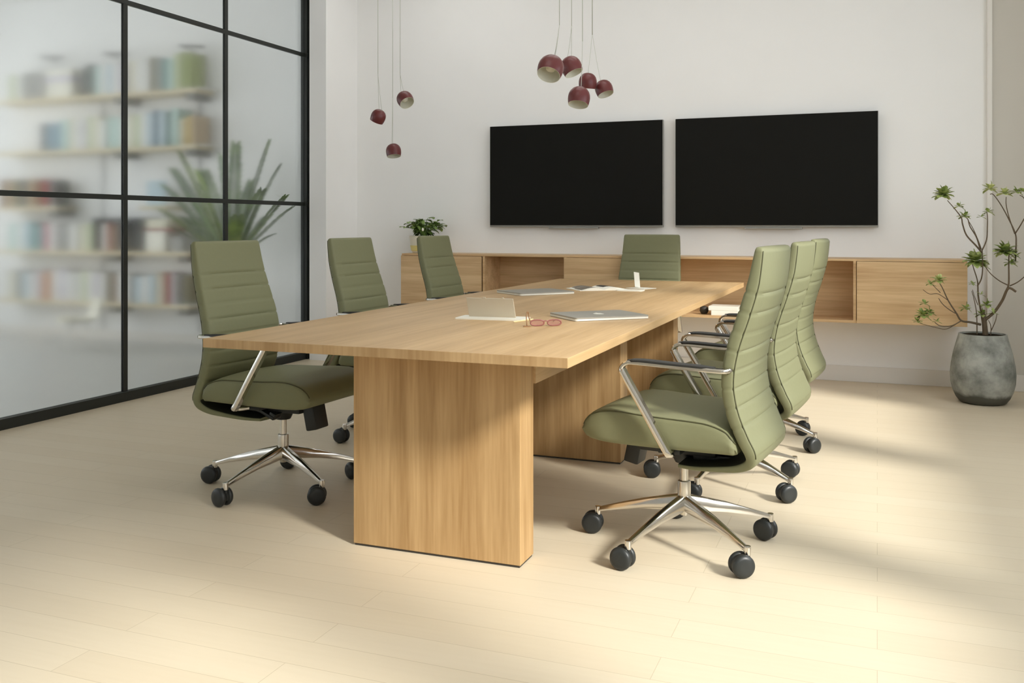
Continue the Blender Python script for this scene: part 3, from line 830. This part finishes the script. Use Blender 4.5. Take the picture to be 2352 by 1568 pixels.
# ================================================================== PALM BEHIND THE GLASS
PB = Vector((-5.23, 6.70, 0))
palm = thing('potted_palm', 'tall palm with upright fronds in a pale pot behind the glass wall', 'plant', PB)
bm = bmesh.new(); lathe(bm, [(0, 0), (.15, 0), (.17, .02), (.20, .5), (.205, .60), (.19, .60), (.185, .56), (0, .56)], 36)
put('pot', bm, M['cream'], palm, smooth=True, ang=40)
bm = bmesh.new(); lathe(bm, [(0, .585), (.1, .58), (.188, .565), (.188, .55), (0, .55)], 24); put('soil', bm, M['soil'], palm, smooth=True)
bm = bmesh.new(); lathe(bm, [(0, .57), (.055, .57), (.05, .64), (.058, .70), (.05, .76), (0, .80)], 16); put('trunk', bm, M['bark'], palm, smooth=True)
prn = random.Random(11)
def frond(tip, w, m, sag=.0):
    base = Vector((0, 0, .74)); tip = Vector(tip)
    mid = base.lerp(tip, .5)+Vector((0, 0, .05+sag))
    P = smooth_path([base, base.lerp(tip, .25)+Vector((0, 0, .05)), mid, base.lerp(tip, .8)+Vector((0, 0, .03)), tip], 7)
    bm = bmesh.new(); n = len(P); tube(bm, P, [.007-.0055*i/(n-1) for i in range(n)], 6)
    for i in range(5, n):
        for sub in (0, .5):
            if i == n-1 and sub: continue
            p = P[i].lerp(P[min(i+1, n-1)], sub)
            t = (P[min(i+1, n-1)]-P[i-1]).normalized(); s, u = frame_at(t, Vector((0, 0, 1)))
            f = (i+sub-5)/(n-5); ln = w*(.45+.75*math.sin(PI*min(1, f*.85+.12)))
            for sg in (-1, 1):
                d = (t*1.0+s*sg*.62+u*.2)
                leaf(bm, p, d, u, ln*prn.uniform(.85, 1.1), .012, .15, fold=.2)
    put('frond', bm, m, palm)
def PT(px, py, dy=0): return at(px, py, PB.y+dy)-PB
for (px, py, dy, w, mn) in [(617, 327, .05, .10, 'palm'), (640, 385, .15, .13, 'palm'), (668, 478, .1, .10, 'palm'), (655, 452, -.15, .10, 'palm'), (541, 335, .1, .15, 'palm'), (506, 362, -.1, .13, 'palm'),
                            (412, 352, 0, .11, 'palm_y'), (398, 392, .2, .15, 'palm'), (378, 430, -.1, .16, 'palm'), (366, 482, .05, .12, 'palm_y'), (452, 400, -.25, .16, 'palm_y'), (470, 395, .3, .15, 'palm'), (600, 440, -.2, .13, 'palm'),
                            (575, 420, .3, .13, 'palm'), (420, 500, .3, .13, 'palm'), (545, 500, -.3, .14, 'palm_y'), (610, 500, .35, .12, 'palm'), (430, 450, -.3, .15, 'palm'), (385, 520, -.2, .11, 'palm'), (625, 540, .1, .1, 'palm')]:
    frond(PT(px, py, dy), w*.74, M[mn])

# ================================================================== OFFICE SHELVES AND BOOKS BEHIND THE GLASS
SY = 7.08     # front edge of the shelves
SH = [(2.43, 'top shelf'), (1.90, 'second shelf'), (1.335, 'third shelf'), (.895, 'fourth shelf'), (.397, 'lowest shelf')]
def X(px): return at(px, 400, SY).x
shelf_x = [(-12, 448), (-12, 448), (-12, 130), (-12, 430), (-12, 432)]
ordw = ['topmost', 'second from the top', 'middle', 'fourth from the top', 'lowest']
for (z, nm), (a, b), od in zip(SH, shelf_x, ordw):
    x0 = max(X(a), XL+.02); x1 = X(b)
    o = thing('wall_shelf', 'long pale wooden wall shelf behind the glass, %s of five' % od, 'shelf', ((x0+x1)/2, SY, z), 0, 'long book shelves behind the glass')
    w = (x1-x0)/2
    put('board', mkbox(-w, w, 0, BW-SY-.012, -.035, 0, bev=.002), M['shelf'], o)
    for q in (w-.09, w-.95):
        if q < -w: continue
        bm = bmesh.new(); box(bm, q-.05, q+.05, .03, BW-SY-.012, -.10, -.035, bev=.003); put('bracket', bm, M['metal_grey'], o)
    put('end_plate', mkbox(w-.22, w+.10, .0, BW-SY-.012, .0005, .006), M['metal_white'], o)
for px in (240, 462):
    xx = at(px, 400, BW-.01).x-.02
    bm = bmesh.new(); box(bm, xx-.012, xx+.012, BW-.011, BW-.0005, .1, 2.55)
    tag(put('shelf_rail', bm, M['metal_grey']), 'thin grey upright shelf rail on the wall, %s' % ('between the books behind the left pane' if px == 240 else 'at the right ends of the shelves'), 'rail')

bookmats = {}
COL = {'white': (236, 236, 232), 'cream': (226, 220, 190), 'pale blue': (176, 202, 214), 'blue': (112, 148, 172), 'dark blue': (70, 96, 122), 'teal': (96, 150, 148), 'pale teal': (176, 214, 204),
       'dark teal': (70, 104, 100), 'grey': (150, 150, 144), 'dark grey': (84, 86, 82), 'green': (142, 158, 72), 'pale green': (190, 204, 150), 'yellow': (214, 178, 84), 'orange': (220, 150, 96),
       'brown': (134, 104, 78), 'red': (160, 62, 60), 'pink': (206, 110, 122), 'olive': (108, 104, 70), 'lilac': (206, 200, 212), 'tan': (190, 160, 116), 'rust': (168, 92, 66), 'black': (46, 50, 50)}
for k, v in COL.items(): v = tuple(int(c_*.68+(238 if sum(v) > 480 else 190)*.32) for c_ in v) if k not in ('black', 'red', 'brown') else v; bookmats[k] = mat('book_cloth_'+k.replace(' ', '_'), v, .6, noise=.05, nscale=30)
def shelf_books(si, runs):
    z, nm = SH[si]; names = ['top', 'second', 'middle', 'fourth', 'lowest']
    seq = []
    for (p0, p1, cols, hgt) in runs:
        n = len(cols); xs = X(p0); xe = X(p1); w = (xe-xs)/n
        for i, c in enumerate(cols): seq.append((xs+w*i, xs+w*(i+1), c, hgt))
    rr = random.Random(50+si); used = {}
    for i, (xa, xb, c, hgt) in enumerate(seq):
        h = hgt*rr.uniform(.93, 1.06); dpt = rr.uniform(.17, .22)
        nb = seq[i+1][2] if i+1 < len(seq) else None; pv = seq[i-1][2] if i else None
        near = ('between %s and %s ones' % (pv, nb)) if nb and pv else ('at the right end' if not nb else 'at the left end')
        lab = '%s book on the %s shelf behind glass, %s' % (c, names[si], near)
        if lab in used:
            used[lab] += 1
            lab = '%s book on the %s shelf, %s from the left there, beside %s' % (c, names[si], ['', '', 'second such', 'third such', 'fourth such', 'fifth such'][min(5, used[lab])], nb or pv)
        else: used[lab] = 1
        o = thing('book', lab, 'book', ((xa+xb)/2, SY+.03, z+.0005+(.006 if xb > X(shelf_x[si][1])-.26 else 0)), 0, 'books on the %s shelf' % names[si])
        w = (xb-xa)/2-.0015
        bm = bmesh.new(); box(bm, -w, -w+.003, 0, dpt, 0, h); box(bm, w-.003, w, 0, dpt, 0, h); box(bm, -w, w, 0, .004, 0, h)
        put('cover', bm, bookmats[c], o)
        put('pages', mkbox(-w+.003, w-.003, .004, dpt-.004, .003, h-.004), M['paper'], o)
shelf_books(0, [(2, 44, ['white', 'pale green', 'white'], .26), (210, 280, ['pale teal', 'white', 'pale blue', 'white', 'lilac'], .30), (290, 352, ['cream', 'white', 'white', 'olive'], .32), (352, 392, ['grey', 'teal', 'pale teal'], .31), (394, 434, ['pale green', 'green', 'green'], .33)])
shelf_books(1, [(86, 150, ['dark grey', 'blue', 'blue', 'pale teal'], .29), (152, 236, ['cream', 'white', 'lilac', 'pale green', 'cream', 'white'], .30), (243, 300, ['pale teal', 'pale teal', 'white', 'cream'], .31), (302, 402, ['pale green', 'white', 'pale blue', 'dark blue', 'pale blue', 'dark teal', 'pale teal'], .33), (406, 444, ['cream', 'yellow', 'yellow', 'tan'], .26)])
shelf_books(2, [(-6, 122, ['brown', 'tan', 'olive', 'dark grey', 'tan', 'brown', 'red', 'dark grey'], .27)])
shelf_books(3, [(0, 62, ['white', 'pale teal', 'white', 'pale blue'], .28), (62, 122, ['teal', 'teal', 'pink', 'white'], .27), (124, 170, ['grey', 'grey', 'white'], .27), (176, 206, ['cream', 'pale green'], .26)])
shelf_books(4, [(0, 74, ['white', 'cream', 'grey', 'pale blue', 'white'], .27), (76, 112, ['lilac', 'orange', 'orange'], .29), (113, 162, ['white', 'lilac', 'white'], .30), (166, 236, ['white', 'pale green', 'white', 'lilac', 'white'], .30), (238, 300, ['olive', 'brown', 'white', 'white', 'grey'], .28), (302, 350, ['pale blue', 'white', 'pale blue'], .28), (352, 404, ['cream', 'cream', 'rust', 'red', 'lilac', 'grey'], .29), (405, 428, ['dark grey', 'olive'], .29)])

def solid(name, px0, px1, z0, h, m, lab, cat, depth=.2, dy=.03, bev=.006):
    x0, x1 = X(px0), X(px1)
    o = put(name, mkbox(-(x1-x0)/2, (x1-x0)/2, 0, depth, 0, h, bev=bev), m, loc=((x0+x1)/2, SY+dy, z0))
    return tag(o, lab, cat)
z1 = 2.4305
solid('storage_box', 100, 158, z1, .15, M['paper'], 'wide white box on the top shelf behind the left pane', 'box')
solid('storage_box', 98, 156, z1+.151, .07, bookmats['lilac'], 'flat pale grey box under the topmost white tray', 'box')
solid('storage_box', 96, 160, z1+.222, .06, M['white'], 'flat white tray topmost of the top shelf stack', 'box')
solid('storage_box', 46, 96, z1, .27, bookmats['grey'], 'tall grey box on the top shelf left of the white box stack', 'box')
bm = bmesh.new(); lathe(bm, [(0, 0), (.07, 0), (.10, .06), (.115, .16), (.10, .25), (.06, .30), (.05, .32), (.04, .32), (.04, .28), (0, .28)], 28)
tag(put('round_vase', bm, bookmats['dark grey'], loc=(X(188), SY+.13, z1), smooth=True), 'dark grey rounded vase on the top shelf right of the white boxes', 'vase')
for px, py, w_ in ((92, 130, .30), (238, 122, .28), (412, 105, .28)):
    p = at(px, py, SY+.05)
    nm_ = {92: 'above the white box stack', 238: 'above the pale blue books', 412: 'above the green books'}[px]
    o = thing('shelf_lamp', 'thin grey picture lamp arm %s on the top shelf' % nm_, 'lamp', p)
    bm = bmesh.new(); tube(bm, [(0, 0, 0), (w_, .0, -.03)], .014, 10); put('light_bar', bm, M['metal_grey'], o, smooth=True)
    bm = bmesh.new(); tube(bm, [(0, 0, 0), (0, BW-SY-.05, -.02)], .008, 8); put('arm', bm, M['metal_grey'], o, smooth=True)
z4 = .8955
o = thing('open_case', 'dark framed open case of books on the fourth shelf behind the mullion', 'case', (X(264.5), SY+.02, z4))
wd = (X(322)-X(206))/2
put('frame', (lambda bm: (box(bm, -wd, wd, 0, .22, .30, .325), box(bm, -wd, -wd+.02, 0, .22, 0, .30), box(bm, wd-.13, wd, 0, .22, 0, .30), bm)[-1])(bmesh.new()), bookmats['black'], o)
for k, (c, w0, w1, h) in enumerate((('white', -.23, -.175, .27), ('rust', -.17, -.11, .28), ('brown', -.105, -.04, .26), ('dark grey', -.035, .03, .28))):
    b_ = thing('book', '%s book inside the dark framed case on the fourth shelf' % c, 'book', (X(262)+w0+.03, SY+.04, z4), 0, 'books in the dark case')
    put('cover', mkbox(-.0, w1-w0-.004, 0, .17, 0, h, bev=.002), bookmats[c], b_)
solid('storage_box', 328, 372, z4, .20, M['white'], 'tall white box on the fourth shelf right of the dark case', 'box')
solid('storage_box', 326, 392, z4+.2015, .02, bookmats['red'], 'thin red folder lying on the tall white box', 'folder')
solid('storage_box', 328, 378, z4+.223, .09, bookmats['cream'], 'cream box resting on the thin red folder', 'box')
solid('storage_box', 384, 412, z4+.006, .14, bookmats['grey'], 'small grey box at the right end of the fourth shelf', 'box')
solid('art_card', 330, 372, 1.335, .24, bookmats['pale blue'], 'pale blue card beside the palm between second and fourth shelf', 'card', depth=.03)
solid('low_shelf_board', 318, 385, 1.30, .034, M['shelf'], 'short pale shelf board beside the palm under the blue card', 'shelf', depth=.24, dy=0, bev=.002)
# white shell chair standing in the office
def shell_chair(x, y, rz):
    o = thing('shell_chair', 'low white moulded shell chair standing in front of the shelves behind the glass', 'chair', (x, y, 0), rz)
    bm = bmesh.new(); rings = []
    prof = [(.24, .43, .20), (.20, .455, .225), (.08, .45, .235), (-.08, .44, .235), (-.18, .46, .23), (-.235, .53, .225), (-.26, .62, .22), (-.29, .74, .20), (-.30, .80, .16)]
    P = smooth_path([(0, a, b) for a, b, c in prof], 4); ks = [i*4 for i in range(len(prof))]
    for i, p in enumerate(P):
        hw = lerp_list(ks, [k[2] for k in prof], i); top = []; bot = []
        for k in range(13):
            u = -1+2*k/12; lift = .07*abs(u)**3
            q = p+Vector((hw*u, .06*abs(u)**3 if p.z > .5 else 0, lift if p.z < .5 else 0))
            top.append(q)
        for q in top[::-1]: bot.append(q+Vector((0, -.008 if p.z > .5 else 0, -.008)))
        rings.append(top+bot)
    ring_loft(bm, rings); put('shell', bm, M['white'], o, smooth=True, ang=50)
    for sx in (-1, 1):
        for sy in (-1, 1):
            bm = bmesh.new(); tube(bm, [(sx*.10, sy*.09, .435), (sx*.22, sy*.22, 0)], [.011, .009], 8); put('leg', bm, M['metal_white'], o, smooth=True)
    bm = bmesh.new(); tube(bm, [(-.10, -.09, .43), (.10, .09, .43)], .008, 8); tube(bm, [(.10, -.09, .43), (-.10, .09, .43)], .008, 8); put('brace', bm, M['metal_grey'], o, smooth=True)
cpt = at(180, 700, 6.55); shell_chair(cpt.x, 6.55, math.radians(150))
[q for q in C.objects if q.name == 'shell_chair'][0].scale = (.66, .66, .60)

# ================================================================== LIGHT
w = bpy.data.worlds.new('sky'); bpy.context.scene.world = w; w.use_nodes = True
bg = w.node_tree.nodes['Background']; bg.inputs['Color'].default_value = (.89, .945, 1.0, 1); bg.inputs['Strength'].default_value = 3.6

def portal(name, loc, rot, sx, sy):
    l = bpy.data.lights.new(name, 'AREA'); l.shape = 'RECTANGLE'; l.size = sx; l.size_y = sy; l.cycles.is_portal = True
    o = bpy.data.objects.new(name, l); o.location = loc; o.rotation_euler = rot; C.objects.link(o)
portal('daylight_right', (XR+.14, (ops[0][0]+ops[-1][1])/2, (SILL+HEAD)/2), (0, math.radians(90), 0), HEAD-SILL, ops[-1][1]-ops[0][0])
portal('daylight_front', (-7.1, FR-.14, 1.75), (math.radians(90), 0, 0), 2.6, 2.3)
portal('daylight_left', (XL-.14, 2.4, 1.85), (0, math.radians(-90), 0), 2.7, 8.4)

M['fillglow'] = mat('added_fill_glow', (245, 245, 240), .5, noise=.01)
_b = M['fillglow'].node_tree.nodes['Principled BSDF']; _b.inputs['Emission Color'].default_value = (1, .98, .95, 1); _b.inputs['Emission Strength'].default_value = 6
for (lx, ly, wh) in ((-1.5, 3.4, 'over the near end of the table'), (-1.5, 5.0, 'over the middle of the table'), (-1.5, 6.0, 'over the far end of the table'), (-3.3, 6.5, 'near the left corner of the back wall')):  # unseen glowing panels added to brighten the back wall
    o = thing('added_ceiling_light', 'added unseen ceiling light panel %s' % wh, 'lamp', (lx, ly, CEIL), 0, 'added unseen ceiling lights')
    bm = bmesh.new(); box(bm, -.62, .62, -.17, -.15, -.012, 0); box(bm, -.62, .62, .15, .17, -.012, 0); box(bm, -.62, -.60, -.15, .15, -.012, 0); box(bm, .60, .62, -.15, .15, -.012, 0)
    put('frame', bm, M['metal_white'], o)
    put('fill_panel', mkbox(-.60, .60, -.15, .15, -.006, -.001), M['fillglow'], o)
sd = bpy.data.lights.new('sun', 'SUN'); sd.energy = 5.3; sd.angle = math.radians(9); sd.color = (1, .965, .89)
so = bpy.data.objects.new('sun', sd); C.objects.link(so)
el = math.radians(33); az = Vector((.88, -.47, 0)).normalized()
to_sun = Vector((az.x*math.cos(el), az.y*math.cos(el), math.sin(el)))
so.rotation_euler = to_sun.to_track_quat('Z', 'Y').to_euler(); so.location = (6, -2, 5)

# ================================================================== CAMERA
cd = bpy.data.cameras.new('camera'); cam = bpy.data.objects.new('camera', cd); C.objects.link(cam)
cam.location = CP; cam.rotation_euler = (PI/2, 0, YAW)
cd.sensor_fit = 'HORIZONTAL'; cd.sensor_width = 36; cd.lens = 36*FPX/W_
cd.shift_y = -(H_/2-HORY)/W_
cd.clip_start = .05
bpy.context.scene.camera = cam
sc = bpy.context.scene
sc.view_settings.view_transform = 'Standard'; sc.view_settings.look = 'None'; sc.view_settings.gamma = 1
sc.view_settings.exposure = 0.0
sc.cycles.max_bounces = 10; sc.cycles.diffuse_bounces = 6; sc.cycles.transmission_bounces = 8; sc.cycles.glossy_bounces = 4
